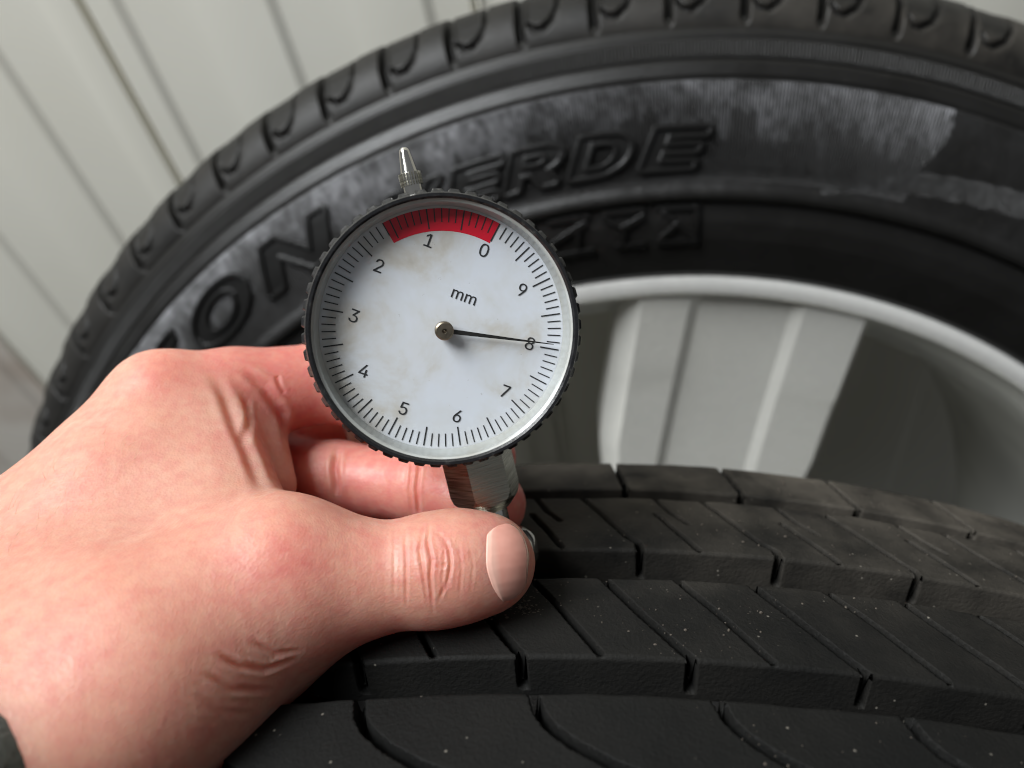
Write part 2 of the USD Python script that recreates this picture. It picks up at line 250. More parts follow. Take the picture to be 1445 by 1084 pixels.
def make_wheel(hub, label, near_window, tread_window, tread_step, group=None, blocks=True):
    low = hub - UP * .361 - NW * .0
    M = rot_to([1, 0, 0], UP, NW, low); base = np.array([0, .361, 0])          # local origin at the foot of the tyre; hub at (0, .361, 0)
    w = thing('wheel', label, 'wheel', M, group)
    put = lambda v: v.reshape(-1, 3) + base
    # carcass: far sidewall, groove floors, near sidewall
    far = [(-o, R) for o, R in SIDE][::-1]
    floor_ = [(o, crown(o) - .0078) for o in np.linspace(-.0985, .0960, 60)]
    prof = far[:-1:2] + [(-.1000, .3400)] + floor_ + resample(SIDE, .0012)[0:]
    th = turn_samples(*near_window)
    rag = lambda T, o, R: -.35 * (meshkit.fbm(np.stack([np.broadcast_to(T * 40, np.broadcast(T, R).shape), np.broadcast_to(R * 60, np.broadcast(T, R).shape), 0 * (T + R)], -1), 3, 5) - .5) * (R < .325) * (R > .27)
    v, f = sweep(prof, th, rag)
    Rr = np.broadcast_to(np.array(prof)[:, 1], v.shape[:2]); Oo = np.broadcast_to(np.array(prof)[:, 0], v.shape[:2]); T = np.broadcast_to(th[:, None], v.shape[:2])
    Tw = (T + math.pi) % (2 * math.pi) - math.pi
    side = (Oo > .09)
    n = meshkit.fbm(np.stack([np.sin(T) * Rr * 70, np.cos(T) * Rr * 70, 0 * T], -1), 5, 3)
    n2 = meshkit.fbm(np.stack([Tw * 230, Rr * 360, 0 * T], -1), 4, 9)
    n3 = meshkit.fbm(np.stack([Tw * 60, Rr * 60, 0 * T + 4], -1), 3, 21)
    deg = np.degrees(Tw)
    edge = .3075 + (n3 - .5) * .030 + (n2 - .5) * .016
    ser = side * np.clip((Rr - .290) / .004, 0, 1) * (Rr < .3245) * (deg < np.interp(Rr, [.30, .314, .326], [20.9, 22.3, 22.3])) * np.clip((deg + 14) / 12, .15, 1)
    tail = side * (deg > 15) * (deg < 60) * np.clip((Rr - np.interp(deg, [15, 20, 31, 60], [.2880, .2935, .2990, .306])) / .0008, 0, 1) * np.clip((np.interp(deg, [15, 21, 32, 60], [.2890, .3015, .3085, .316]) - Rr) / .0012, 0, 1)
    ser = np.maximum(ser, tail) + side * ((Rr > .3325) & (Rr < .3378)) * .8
    # grey sheen painted into the upper sidewall's colour, ragged at its lower edge
    dust_sheen = side * (Rr < .3246) * np.clip((Rr - edge) / .0025, 0, 1) * (deg < np.interp(Rr, [.30, .314, .326], [20.9, 22.3, 22.3]) + 1.5 * (n2 - .5)) * np.clip(.25 + 1.1 * (n2 - .3), .15, 1) * np.interp(Rr, [.302, .314, .3245], [.28, .6, 1.35])
    dust_sheen = np.maximum(dust_sheen, tail * np.clip((n2 - .45) * 1.6, 0, .2) * np.clip((n3 - .3) * 3, .1, 1))  # weaker, patchy painted sheen on the tail
    dust_sheen = np.where(Oo < .09, .04, dust_sheen + .05 * side * n2 * (Rr > .287) * (Rr < .325) + .015 * side * n)
    tyre = obj('tyre', tm(put(v), f), M_side, w, True, prim={'dust_sheen': dust_sheen.ravel(), 'serration': ser.ravel(), 'turn': T.ravel()})
    tw = turn_samples(*tread_window)
    for o0, o1, fn in RIBS:
        if fn is slits_near_shoulder:
            e = .0007; p = resample([(o0 - .0006, crown(o0) - .0085), (o0, crown(o0) - e)], .001) + [(o, crown(o0) + (.3616 - crown(o0)) * min(1, (o - o0) / .012)) for o in np.arange(o0 + e, .0735, .0012)]
            c0 = .3616
            p += [(.0735 + (.0985 - .0735) * math.sin(a), c0 - (c0 - .3420) * (1 - math.cos(a)) ** 1.0) for a in np.linspace(0.03, math.pi / 2, 34)] + [(.0982, .3400), (.0960, .3390)]
            th2 = turn_samples(near_window[0], near_window[1], .0018) if blocks else turn_samples(0, .5, .02)
            cc = .3616
            ang = lambda o, R: np.where(o < .0735, 0, np.arccos(np.clip(1 - (cc - R) / (cc - .3420), 0, 1)))
            fnn = lambda T_, o, R, fn=fn: fn(T_ * .355, np.where(o < .0735, o, .0735 + .030 * ang(o, R) / (math.pi / 2))) * (R > .3425)
        else:
            p = rib_profile(o0, o1, tread_step, e=.0012 if fn is slits_fourth else .00045); th2 = tw
            fnn = lambda T_, o, R, fn=fn, o0=o0, o1=o1: fn(T_ * .355, o + 0 * R) * np.clip((R - crown(o) + .0065) / .001, 0, 1) + .5 * (meshkit.fbm(np.stack([T_ * 45 + 0 * o, o * 90 + 0 * T_, 0 * (T_ + o)], -1), 2, 7) - .5)
        v, f = sweep(p, th2, fnn)
        dist = np.interp(np.array(p)[:, 0], [-.1, -.06, -.03, -.01, .02], [.8, .40, .10, .045, .03]) if fn is not slits_near_shoulder else np.full(len(p), .26)
        pp = np.array(p); thw = (th2 + math.pi) % (2 * math.pi) - math.pi; d = np.interp(thw, [-.1, .08, .33], [.35, .7, 1.35])[:, None] * dist[None] * np.clip(1 - np.broadcast_to(fnn(th2[:, None], pp[None, :, 0], pp[None, :, 1]), v.shape[:2]) / 1.3, 0, 1)
        obj('tread_rib', tm(put(v), f), M_shoulder if fn is slits_near_shoulder else M_tread, tyre, True, prim={'dust_sheen': d.ravel()})
    return w, tyre, base

back, tyre_b, base = make_wheel(HUB_BACK, 'black tyre on a silver alloy wheel, leaning on the white wall, lettered sidewall in view', (-1.9, 1.15, .0024), (-.0, .3, .02), .002, None)
front, tyre_f, _ = make_wheel(HUB_FRONT, 'black tyre in front, its worn tread under the gauge and the hand', (0, .5, .02), (-.40, .56, .00105), .00042, None, blocks=False)

def bend(mesh, theta0, R0, lift=0., z0=None):
    """wraps a flat mesh (x along, y up, z out) onto the sidewall about the axle"""
    v = mesh.vertices; th = theta0 + v[:, 0] / R0; R = R0 + v[:, 1]
    o = np.array([side_o(r) for r in R]) + v[:, 2] + lift
    out = np.stack([R * np.sin(th), R * np.cos(th), o], 1) + base
    return tm(out, mesh.faces)
def fine(mesh, size):
    v, f = trimesh.remesh.subdivide_to_size(mesh.vertices, mesh.faces, size, max_iter=12); return tm(v, f)
def raised_letter(ch, th0, R0, h, width, parent):
    g = text_poly(ch, h, True).buffer(.00035)
    g = affinity.translate(g, -(g.bounds[0] + g.bounds[2]) / 2, 0); g = affinity.scale(g, width / (g.bounds[2] - g.bounds[0]), 1, origin=(0, 0)); g = affinity.skew(g, xs=24, origin=(0, 0))
    g = g.simplify(.00015)
    outer = g.buffer(.0010, join_style=2)
    plate = extrude(outer, .0008); ring = extrude(outer.difference(g.buffer(-.0006)), .0021)
    b = fine(cat([plate, ring]), .0035)
    b.vertices[:, 2] -= .0004
    obj('letter', bend(b, th0, R0), M_letter, parent, 30)
for ch, deg_, wd in zip('VERDE', (-15.2, -10.3, -5.9, -1.1, 3.9), (.021, .0195, .0205, .0205, .0195)):
    raised_letter(ch, math.radians(deg_), .2955, .0130, wd, tyre_b)
for ch, deg_, wd in zip('SCORPION', (-77.5, -69.6, -61.6, -53.6, -45.8, -39.4, -33.2, -25.2), (.030, .030, .032, .032, .032, .010, .033, .032)):
    raised_letter(ch, math.radians(deg_), .3000, .0165, wd, tyre_b)
# moulded marking squares below the ridge
def bar(a, b, w=.0022, h=.0020):
    from shapely.geometry import LineString
    return extrude(LineString([a, b]).buffer(w / 2, cap_style=3), h)
k = .0068
MARKS = [[((-k, k), (k, k)), ((-k, -k), (k, -k)), ((-k, -.001), (k * .8, k * .6)), ((k * .5, k), (k * .2, -k))],
         [((-k, k), (k, k)), ((-k * .4, -k), (k, -k)), ((-k, k * .7), (0, k * .1)), ((0, k * .1), (k, k * .6)), ((0, 0), (-.001, -k * .7))],
         [((-k, k), (k, k)), ((-k, -k), (k, -k)), ((-k * .7, k * .7), (k * .8, -k * .7)), ((-k * .8, -k * .6), (-k * .1, 0)), ((k, k), (k, -k))]]
for d_, lines in zip((-12.2, -8.0, -3.6, .6, 4.8), [MARKS[0], MARKS[2], MARKS[0], MARKS[1], MARKS[2]]):
    b = fine(cat([bar(*l) for l in lines]), .004)
    obj('moulded_mark', bend(b, math.radians(d_), .2740, -.0002), M_letter, tyre_b, 30)
# the alloy rim: lip, barrel, hub and five broad spokes
rim_prof = [(.2490, .1050), (.2516, .1078), (.2523, .1098), (.2514, .1110), (.2490, .1113), (.2458, .1108), (.2442, .1092), (.2434, .1040)]
def zl(prof, n=240):
    g = lathe(prof, n); g.apply_translation(base); return g
for wv in (back, front):
    rim = obj('rim', zl([(.2440, .1040), (.2400, .0960), (.2330, .0880), (.2300, .0500), (.2280, .0), (.2290, -.060), (.2340, -.1000), (.2440, -.1060), (.2510, -.1080), (.2510, -.1100), (.2400, -.1020), (.2320, -.0560), (.2310, 0), (.2330, .0500), (.2380, .0880), (.2460, .1000), (.2490, .1050)], 200), M_barrel, wv, 40)
    obj('lip', zl(rim_prof), M_lip, rim, 40)
    obj('hub', zl([(.0001, .082), (.030, .082), (.034, .079), (.060, .074), (.078, .066), (.080, .040), (.070, .030), (.0001, .030)], 96), M_spoke, rim, 35)
    for sp in range(5):
        a = math.radians(12 + 72 * sp)
        rows = []
        for r in np.linspace(.055, .2462, 24):
            q = (r - .055) / .191; hw = .030 + .0195 * min(1, q / .55) + .0012 * q
            z = .078 + .030 * q ** 1.6
            gr = min(.0185, hw * .4)
            sec = [(-hw, z - .040), (-hw, z - .012), (-hw + .003, z - .0055), (-hw + .0085, z), (-gr - .0045, z - .0004), (-gr, z - .0030), (-gr + .010, z - .0034), (gr - .010, z - .0034), (gr, z - .0030), (gr + .0045, z - .0004), (hw - .0035, z), (hw, z - .005), (hw, z - .040)]
            rows.append([(x_, r if abs(x_) < 1 else r, z_) for x_, z_ in sec])
        v = np.array(rows); ns = v.shape[1]
        X = v[..., 0]; Y = np.sqrt(np.maximum(v[..., 1] ** 2 - X ** 2 * (v[..., 1] > .2), .03 ** 2)); Z = v[..., 2]
        P = np.stack([X * math.cos(a) + Y * math.sin(a), -X * math.sin(a) + Y * math.cos(a), Z], -1)
        f = grid_faces(len(rows), ns, False)[:, ::-1]
        i = np.arange(len(rows) - 1) * ns
        f2 = np.vstack([np.stack([i, i + ns - 1, i + ns], 1), np.stack([i + ns - 1, i + 2 * ns - 1, i + ns], 1)])
        obj('spoke', tm(P.reshape(-1, 3) + base, np.vstack([f, f2])), M_spoke, rim, 22)

# ------------------------------------------------------------------ the dial tread depth gauge
FOOT = pt(710, 798, .1545)
DC = pt(620, 447, .1375)
axis_pt = pt(627.5, 453, .1375 + .0085)
AZ = unit(axis_pt - FOOT); H = np.linalg.norm(axis_pt - FOOT)
view = unit(DC - CAM)
AY = unit(view - (view @ AZ) * AZ); AX = np.cross(AY, AZ)
yaw = math.radians(2); AX, AY = AX * math.cos(yaw) + AY * math.sin(yaw), AY * math.cos(yaw) - AX * math.sin(yaw)
gauge = thing('tread_depth_gauge', 'round black dial gauge with white face, held upright on the tread', 'depth gauge', rot_to(AX, AY, AZ, FOOT))
gz = lambda x: x * mm
def glathe(prof, n=96): return lathe(np.array(prof) * mm, n)
# dial axes: along local -y (towards the viewer), up is +z
def dialize(mesh, depth=0.):
    """mesh in the dial's plane (x right, y up, z towards the viewer), depth mm in front of the dial face"""
    v = mesh.vertices; out = np.stack([v[:, 0], -v[:, 2] - (depth - 8.5) * mm - 8.5 * mm - .0 , v[:, 1] + H], 1)
    return tm(out, mesh.faces)
DF = 0.
yoff = -8.5   # dial face lies 8.5 mm in front of the stem axis
def dialize(mesh, depth=0.):
    v = mesh.vertices; return tm(np.stack([v[:, 0] * 1.02 - .9 * mm, -v[:, 2] + (yoff - depth) * mm, v[:, 1] * 1.02 + H - .9 * mm], 1), mesh.faces)
# knurled bezel
nb = 52; per = 16; n = nb * per; t = np.linspace(0, 2 * np.pi, n, endpoint=False)
ph = (np.arange(n) % per) / per
kn = .55 * np.clip(np.minimum(ph, 1 - ph) * per / 1.6 - 1.2, 0, 1)
bz = [(21.9, -1.0, 0), (22.1, 4.6, 0), (22.4, 5.0, 0), (22.9, 5.0, 0), (23.1, 4.6, 0), (23.15, 4.2, .15), (23.2, 3.6, 1), (23.2, -3.2, 1), (23.0, -3.8, .3), (22.6, -4.2, 0), (21.4, -4.4, 0)]
v = np.array([[((r + k_ * kn[i]) * math.cos(t[i]), (r + k_ * kn[i]) * math.sin(t[i]), z) for r, z, k_ in bz] for i in range(n)]) * mm
obj('bezel', dialize(tm(v.reshape(-1, 3), grid_faces(n, len(bz), True))), M_black, gauge, 35)
obj('case', dialize(glathe([(.01, -14), (15, -14), (17, -12.5), (18, -10), (18.4, -4.0), (21.8, -3.5), (21.8, -.5)])), M_black, gauge, 35)
face = obj('dial_face', dialize(glathe([(22.0, -.6), (22.0, 0), (.01, 0)][::-1][::-1], 128)), M_dial, gauge, False)
obj('dial_wall', dialize(glathe([(21.2, .05), (21.3, .5), (21.6, 3.9), (22.1, 4.3)], 128)), M_ring, gauge, 40)
R0A = 41.3   # clockwise angle of the zero mark
tilt = 22.   # the dial print is turned clockwise
def polar(r, deg): a = math.radians(deg); return np.array([r * math.sin(a), r * math.cos(a)])
def strip(r0, r1, deg, w):
    a, b = polar(r0, deg), polar(r1, deg); d = unit(b - a); p = np.array([-d[1], d[0]]) * w / 2
    return Polygon(np.array([a + p, a - p, b - p, b + p]) * mm)
TO = 20.8
arc = [polar(17.0, a) for a in np.linspace(R0A, R0A - 1.62 * 36 - 6, 60)] + [polar(TO, a) for a in np.linspace(R0A - 1.62 * 36 - 6, R0A, 60)]
def red_edge(): return Polygon(np.array(arc) * mm)
LS = lambda k_: R0A - 3.6 * k_ - (6.0 * math.exp(-((k_ - 16) / 9.) ** 2) * 0)
red = Polygon(np.array([polar(17.0, a) for a in np.linspace(R0A, R0A - 1.6 * 36, 60)] + [polar(TO, a) for a in np.linspace(R0A - 1.6 * 36, R0A, 60)]) * mm)
obj('red_band', dialize(extrude(red, .00003), .01), M_red, face, False)
ticks = [strip(TO - (3.4 if k_ % 5 == 0 else 2.35), TO, LS(k_), .19 if k_ % 5 else .23) for k_ in range(100)]
obj('scale_marks', dialize(cat([extrude(s, .00003) for s in ticks]), .06), M_ink, face, False)
for d_ in range(10):
    g = text_poly(str(d_), 2.25 * mm); c = g.envelope.centroid
    g = affinity.rotate(affinity.translate(g, -c.x, -c.y), -tilt - 11.5 if False else -tilt - 11.5, origin=(0, 0))
    p = polar(15.5, R0A - 36 * d_ - 1.0) * mm
    obj('numeral', dialize(extrude(affinity.translate(g, p[0], p[1]), .00003), .06), M_ink, face, False)
g = text_poly('mm', 2.0 * mm); c = g.envelope.centroid
g = affinity.rotate(affinity.translate(g, -c.x, -c.y), -tilt - 11.5, origin=(0, 0)); p = polar(6.7, 45) * mm
obj('unit_lettering', dialize(extrude(affinity.translate(g, p[0], p[1]), .00003), .06), M_ink, face, False)
# needle and its hub
na = 98.5 + 12.0
nd = Polygon(np.array([polar(-.3, na) + polar(.5, na + 90), polar(-.3, na) - polar(.5, na + 90), polar(1.2, na) - polar(.42, na + 90), polar(19.4, na) - polar(.06, na + 90), polar(19.4, na) + polar(.06, na + 90), polar(1.2, na) + polar(.42, na + 90)]) * mm)
needle = obj('needle', dialize(extrude(nd, .00025), 1.6), M_needle, gauge, False)
obj('needle_hub', dialize(glathe([(.01, 3.0), (.25, 2.75), (.45, 3.05), (1.35, 3.0), (1.6, 2.8), (1.65, 1.4), (1.1, 1.3), (1.1, .1)], 40)), M_brass, needle, 30)
obj('crystal', dialize(glathe([(.01, 4.75), (12, 4.65), (19, 4.4), (21.9, 4.05)], 96)), M_glass, gauge, True)
# stem: hexagonal collar, taper, pin and rounded foot
def hexa(z0, z1, r, rt, ang=0.):
    rows = []
    for z, s in [(z0 - 3.2, .62), (z0 - .6, .80), (z0 + 2.4, 1.0), (z1, 1.0)]:
        rows.append([(r * s * math.cos(a + ang), r * s * math.sin(a + ang), z) for a in np.arange(6) * math.pi / 3])
    v = np.array(rows).reshape(-1, 3) * mm; f = []
    for i in range(3):
        for j in range(6):
            a, b = i * 6 + j, i * 6 + (j + 1) % 6; f += [[a, b, b + 6], [a, b + 6, a + 6]]
    return tm(v, f)
hm = trimesh.Trimesh(*[getattr(trimesh.creation.cylinder(7.0 * mm, 13 * mm, sections=6), a) for a in ('vertices', 'faces')])
def hex_solid(z0, z1, r, ang):
    c = manifold3d.CrossSection([[(r * mm * math.cos(a + ang), r * mm * math.sin(a + ang)) for a in np.arange(6) * math.pi / 3]])
    hx = manifold3d.Manifold.extrude(c, (z1 - z0) * mm).translate((0, 0, z0 * mm))
    prof = np.array([(0.0, z0 - .1), (4.1, z0 - .1), (4.3, z0), (r * .955, z0 + 2.6), (r + .2, z0 + 4.6), (r + .2, z1 - 4.4), (r * .985, z1 - 3.6), (r * .90, z1 - 2.4), (5.0, z1 + .1), (0, z1 + .1)]) * mm
    tool = manifold3d.Manifold.revolve(manifold3d.CrossSection([prof]), 96)
    return hx ^ tool
hx0 = 12.5
obj('hexagon_collar', hex_solid(hx0, H / mm - 20.3, 7.0, math.radians(8)), M_nickel, gauge, 12)
obj('pin', glathe([(.01, 2), (3.2, 2), (3.4, 4), (3.4, 12.6), (.01, 12.6)], 48), M_chrome, gauge, 35)
obj('foot', glathe([(.01, 0), (6.6, 0), (7.3, .3), (7.7, 1.2), (7.75, 3.3), (7.4, 4.8), (6.2, 6.0), (3.4, 6.6), (.01, 6.7)], 64), M_chrome, gauge, 35)
top = H / mm + 21.5
cap = [(.01, 0), (1.75, 0), (1.75, 4.2), (.01, 4.2)]
plunger = obj('plunger_stem', tm(glathe(cap, 40).vertices + np.array([0, 0, top * mm]), glathe(cap, 40).faces), M_chrome, gauge, 35)
n = 44 * 4; t = np.linspace(0, 2 * np.pi, n, endpoint=False); kk = np.where((np.arange(n) % 8) < 4, 2.12, 1.9)
rows = [(.97, 3.9), (1., 4.15), (1., 6.0), (.97, 6.2)]
v = np.array([[(kk[i] * s * math.cos(t[i]), kk[i] * s * math.sin(t[i]), z + top) for s, z in rows] for i in range(n)]) * mm
obj('knurled_ring', tm(v.reshape(-1, 3), grid_faces(n, 4, True)), M_nickel, plunger, 20)
g = glathe([(1.9, 3.9), (1.9, 3.95), (.01, 3.95)], 40)
cone = glathe([(.01, 3.9), (1.95, 3.9), (1.95, 6.2), (1.6, 6.25), (1.55, 6.5), (1.0, 10.0), (.85, 10.4), (.5, 10.75), (.01, 10.8)], 48)
cone.vertices[:, 2] += top * mm
obj('cap', cone, M_chrome, plunger, 35)

# ------------------------------------------------------------------ the hand
#   joints: picture position of the joint and its depth, radius in mm; smooth union of tapered bones, meshed by surface nets
def J(px, py, t, r): return np.append(pt(px, py, t * mm), r * mm)
PALM = [  # (a, b, blend mm)
 (J(232, 576, 168, 12), J(60, 800, 152, 16.5), 8), (J(238, 640, 183, 12), J(50, 840, 160, 16.5), 8), (J(245, 700, 192, 11), J(50, 860, 162, 15), 8), (J(240, 750, 194, 10), J(60, 880, 160, 14), 8),
 (J(405, 826, 137, 12.6), J(215, 905, 132, 14.9), 9), (J(330, 890, 136, 14), J(200, 968, 124, 16.3), 14), (J(215, 905, 132, 14.9), J(60, 900, 138, 19), 9),
 (J(60, 803, 152, 16.5), J(-130, 985, 130, 15.5), 9), (J(200, 968, 124, 16.3), J(20, 1150, 106, 14), 9), (J(100, 900, 140, 20), J(-90, 1060, 118, 18.5), 9), (J(130, 950, 130, 18), J(-60, 1110, 110, 16.5), 9),
 (J(180, 700, 154, 14), J(290, 830, 144, 12.7), 9), (J(248, 640, 160, 11), J(330, 775, 145, 11), 7), (J(150, 760, 152, 14.5), J(240, 860, 143, 13.5), 9),
 (J(300, 600, 182, 11), J(372, 622, 192, 9), 4), (J(238, 640, 186, 12), J(330, 690, 186, 9), 4), (J(330, 612, 198, 9.5), J(570, 626, 197, 8.5), 3),
 (J(300, 600, 165, 9), J(345, 720, 148, 7), 5), (J(345, 585, 173, 8), J(374, 685, 164, 6.5), 3),
 (J(400, 800, 135.2, 10.9), J(350, 830, 135.5, 12.), 10)]
FINGERS = [
 [J(405, 826, 137, 12.4), J(510, 817, 137, 9.6), J(612, 804, 137.5, 9.55), J(655, 797, 138, 9.2), J(688, 794, 138.6, 8.5)],                 # thumb
 [J(232, 576, 168, 12), J(330, 560, 174, 10.6), J(468, 538, 181, 8.9), J(610, 592, 177, 8.1), J(683, 645, 169, 7)],                          # index
 [J(238, 640, 183, 11.5), J(380, 668, 187, 8.9), J(476, 677, 180, 8.6), J(600, 687, 172, 8.0), J(692, 712, 166.5, 7.6)],                   # middle
 [J(245, 700, 192, 11), J(358, 722, 184, 8.0), J(318, 775, 172, 8)],                                                                          # ring
 [J(240, 750, 194, 10), J(320, 770, 180, 7.4), J(285, 795, 169, 7.2)]]                                                                        # little
def cone_d(P, a, b):
    ab = b[:3] - a[:3]; t = np.clip(((P - a[:3]) @ ab) / max(ab @ ab, 1e-12), 0, 1)
    return np.linalg.norm(P - a[:3] - t[..., None] * ab, axis=-1) - (a[3] + (b[3] - a[3]) * t)
def smin(a, b, k):
    h = np.maximum(k - np.abs(a - b), 0) / k; return np.minimum(a, b) - h * h * k * .25
def hand_sdf(P):
    P = np.asarray(P, np.float32); d = None
    for a, b, k_ in PALM:
        e = cone_d(P, a.astype(np.float32), b.astype(np.float32)); d = e if d is None else smin(d, e, k_ * mm)
    for i, ch in enumerate(FINGERS):
        e = None
        for a, b in zip(ch[:-1], ch[1:]):
            c = cone_d(P, a.astype(np.float32), b.astype(np.float32)); e = c if e is None else smin(e, c, 3.0 * mm)
        d = smin(d, e, (6, 3.5, 2.5, 2.5, 2.5)[i] * mm)
    return d
def surface_nets(fn, lo, hi, h):
    n = np.ceil((hi - lo) / h).astype(int) + 1
    ax = [np.linspace(lo[i], lo[i] + h * (n[i] - 1), n[i], dtype=np.float32) for i in range(3)]
    D = np.empty(n, np.float32)
    c = max(1, 600000 // (n[1] * n[2]))
    yz = np.stack(np.meshgrid(ax[1], ax[2], indexing='ij'), -1)
    for i in range(0, n[0], c):
        xs = ax[0][i:i + c]
        P = np.concatenate([np.broadcast_to(xs[:, None, None, None], (len(xs), n[1], n[2], 1)), np.broadcast_to(yz[None], (len(xs), n[1], n[2], 2))], -1)
        D[i:i + c] = fn(P)
    ins = D < 0
    cells = [D[a:n[0] - 1 + a, b:n[1] - 1 + b, e:n[2] - 1 + e] for a, b, e in np.ndindex(2, 2, 2)]
    cnt = sum((x < 0).astype(np.int8) for x in cells); act = (cnt > 0) & (cnt < 8)
    idx = np.full(act.shape, -1, np.int64); ii = np.argwhere(act); idx[act] = np.arange(len(ii))
    cv = [x[act] for x in cells]; off = np.array(list(np.ndindex(2, 2, 2)), float)
    acc = np.zeros((len(ii), 3)); w = np.zeros(len(ii))
    for a in range(8):
        for b in range(a + 1, 8):
            if np.abs(off[a] - off[b]).sum() == 1:
                cr = (cv[a] < 0) != (cv[b] < 0); tt = np.where(cr, cv[a] / np.where(cr, cv[a] - cv[b], 1), 0)
                acc += cr[:, None] * (off[a] + tt[:, None] * (off[b] - off[a])); w += cr
    V = lo + h * (ii + acc / w[:, None]); faces = []
    for d in range(3):
        u, v_ = (d + 1) % 3, (d + 2) % 3
        sl0 = [slice(1, -1)] * 3; sl0[d] = slice(0, n[d] - 1); sl1 = list(sl0); sl1[d] = slice(1, n[d])
        A, B = ins[tuple(sl0)], ins[tuple(sl1)]
        for flip in (0, 1):
            q = np.argwhere((A & ~B) if not flip else (~A & B))
            if not len(q): continue
            q = q + np.array([0 if k_ == d else 1 for k_ in range(3)])
            eu, ev = np.eye(3, dtype=int)[u], np.eye(3, dtype=int)[v_]
            g = lambda o: idx[tuple((q - o).T)]
            a, b, c_, e = g(0 * eu), g(eu), g(eu + ev), g(ev)
            f = np.stack([a, b, c_, e], 1)
            faces.append(f if not flip else f[:, ::-1])
    f = np.vstack(faces)
    return V, np.vstack([f[:, [0, 1, 2]], f[:, [0, 2, 3]]])
allj = np.array([j for a, b, _ in PALM for j in (a, b)] + [j for c in FINGERS for j in c])
lo = (allj[:, :3] - allj[:, 3:]).min(0) - .004; hi = (allj[:, :3] + allj[:, 3:]).max(0) + .004
HV, HF = surface_nets(hand_sdf, lo, hi, .0010)
def grad(P, e=.0006):
    g = np.stack([hand_sdf(P + e * np.eye(3)[k_]) - hand_sdf(P - e * np.eye(3)[k_]) for k_ in range(3)], -1); return g / (np.linalg.norm(g, axis=-1, keepdims=True) + 1e-12)
def onto(px, py, it=60):
    """where the sight line of a picture position meets the hand"""
    px, py = np.broadcast_arrays(np.asarray(px, float), np.asarray(py, float))
    d = FW + (px[..., None] - 722.5) / F * RT + (py[..., None] - 542) / F * DN; L = np.linalg.norm(d, axis=-1, keepdims=True); d = d / L
    t = np.full(px.shape, .09)
    for _ in range(it): t = t + np.minimum(hand_sdf(CAM + t[..., None] * d), .01) * .8
    return CAM + t[..., None] * d
hm_ = trimesh.Trimesh(HV, HF, process=False)
for _ in range(2): trimesh.smoothing.filter_taubin(hm_, lamb=.5, nu=.53, iterations=4)
# finer where the camera sees it
cen = hm_.triangles_center; fn_ = hm_.face_normals
seen = ((cen - CAM) * fn_).sum(1) < .02
v_, f_ = trimesh.remesh.subdivide(hm_.vertices, hm_.faces, face_index=np.where(seen)[0])
hm_ = trimesh.Trimesh(v_, f_, process=True)
cen = hm_.triangles_center - CAM; zc = cen @ FW; ux = 722.5 + F * (cen @ RT) / zc; uy = 542 + F * (cen @ DN) / zc
v_, f_ = trimesh.remesh.subdivide(hm_.vertices, hm_.faces, face_index=np.where(((cen * hm_.face_normals).sum(1) < .01) & (ux > 270) & (ux < 690) & (uy > 500) & (uy < 1010))[0])
hm_ = trimesh.Trimesh(v_, f_, process=True)
lab = trimesh.graph.connected_component_labels(hm_.edges, node_count=len(hm_.vertices)); cnt_ = np.bincount(lab)
hm_.update_faces(cnt_[lab[hm_.faces[:, 0]]] > 500); hm_.remove_unreferenced_vertices()
HV = np.array(hm_.vertices); HN = np.array(hm_.vertex_normals)
disp = np.zeros(len(HV)); red_ = np.zeros(len(HV))
def crease(pts, depth, width, lip=.35):
    p = np.array(pts, float); q = []
    for a, b in zip(p[:-1], p[1:]):
        k_ = max(2, int(np.hypot(*(b - a)) / 3)); q += [a + (b - a) * i / k_ for i in range(k_)]
    q = np.array(q + [p[-1]]); C = onto(q[:, 0], q[:, 1])
    from scipy.spatial import cKDTree
    d, i = cKDTree(C).query(HV, distance_upper_bound=width * 4 * mm); ok = np.isfinite(d)
    fade = np.ones(len(C)); m_ = max(2, len(C) // 4); fade[:m_] = np.linspace(.1, 1, m_); fade[-m_:] = np.linspace(1, .1, m_)
    dd = d[ok] / (width * mm); fd = fade[np.minimum(i[ok], len(C) - 1)]
    disp[ok] += mm * depth * fd * (-np.exp(-dd ** 2) + lip * np.exp(-((dd - 1.7) / .8) ** 2))
for pts, dp, wd in [
    ([(598, 742), (592, 775), (598, 815), (606, 862)], .35, .55), ([(606, 738), (603, 762), (609, 790), (607, 815), (611, 868)], .5, .55), ([(612, 748), (624, 756), (634, 775), (636, 800), (628, 830), (616, 852)], .3, .5), ([(614, 796), (622, 799), (631, 797)], .2, .4), ([(571, 748), (573, 790), (573, 860)], .28, .5),
    ([(557, 748), (556, 790), (556, 850)], .15, .5), ([(628, 752), (636, 790), (632, 840)], .28, .5), ([(618, 745), (628, 775), (622, 855)], .22, .45), ([(645, 760), (652, 800), (648, 845)], .15, .45),
    ([(662, 765), (668, 800), (664, 840)], .12, .45),
    ([(310, 925), (340, 940), (375, 945), (416, 930)], .8, .6), ([(290, 950), (330, 972), (385, 975)], .5, .6), ([(355, 905), (390, 922), (425, 918)], .4, .55), ([(280, 985), (320, 1005), (362, 1008)], .22, .6),
    ([(300, 528), (318, 560), (332, 600), (350, 640), (372, 700)], .9, 1.5), ([(340, 520), (372, 545), (398, 585), (402, 620)], .9, 1.3), ([(345, 560), (352, 590), (345, 625)], .6, 1.0), ([(390, 530), (396, 548), (402, 556)], .35, .6),
    ([(476, 632), (472, 660), (476, 700)], .9, 1.0), ([(594, 640), (588, 690), (592, 730)], .6, .8), ([(583, 640), (578, 690), (582, 728)], .35, .7)]:
    crease(pts, dp * (.70 if pts[0][1] < 770 and pts[0][0] > 550 else .85), wd * (.62 if pts[0][1] < 770 and pts[0][0] > 550 else .9))
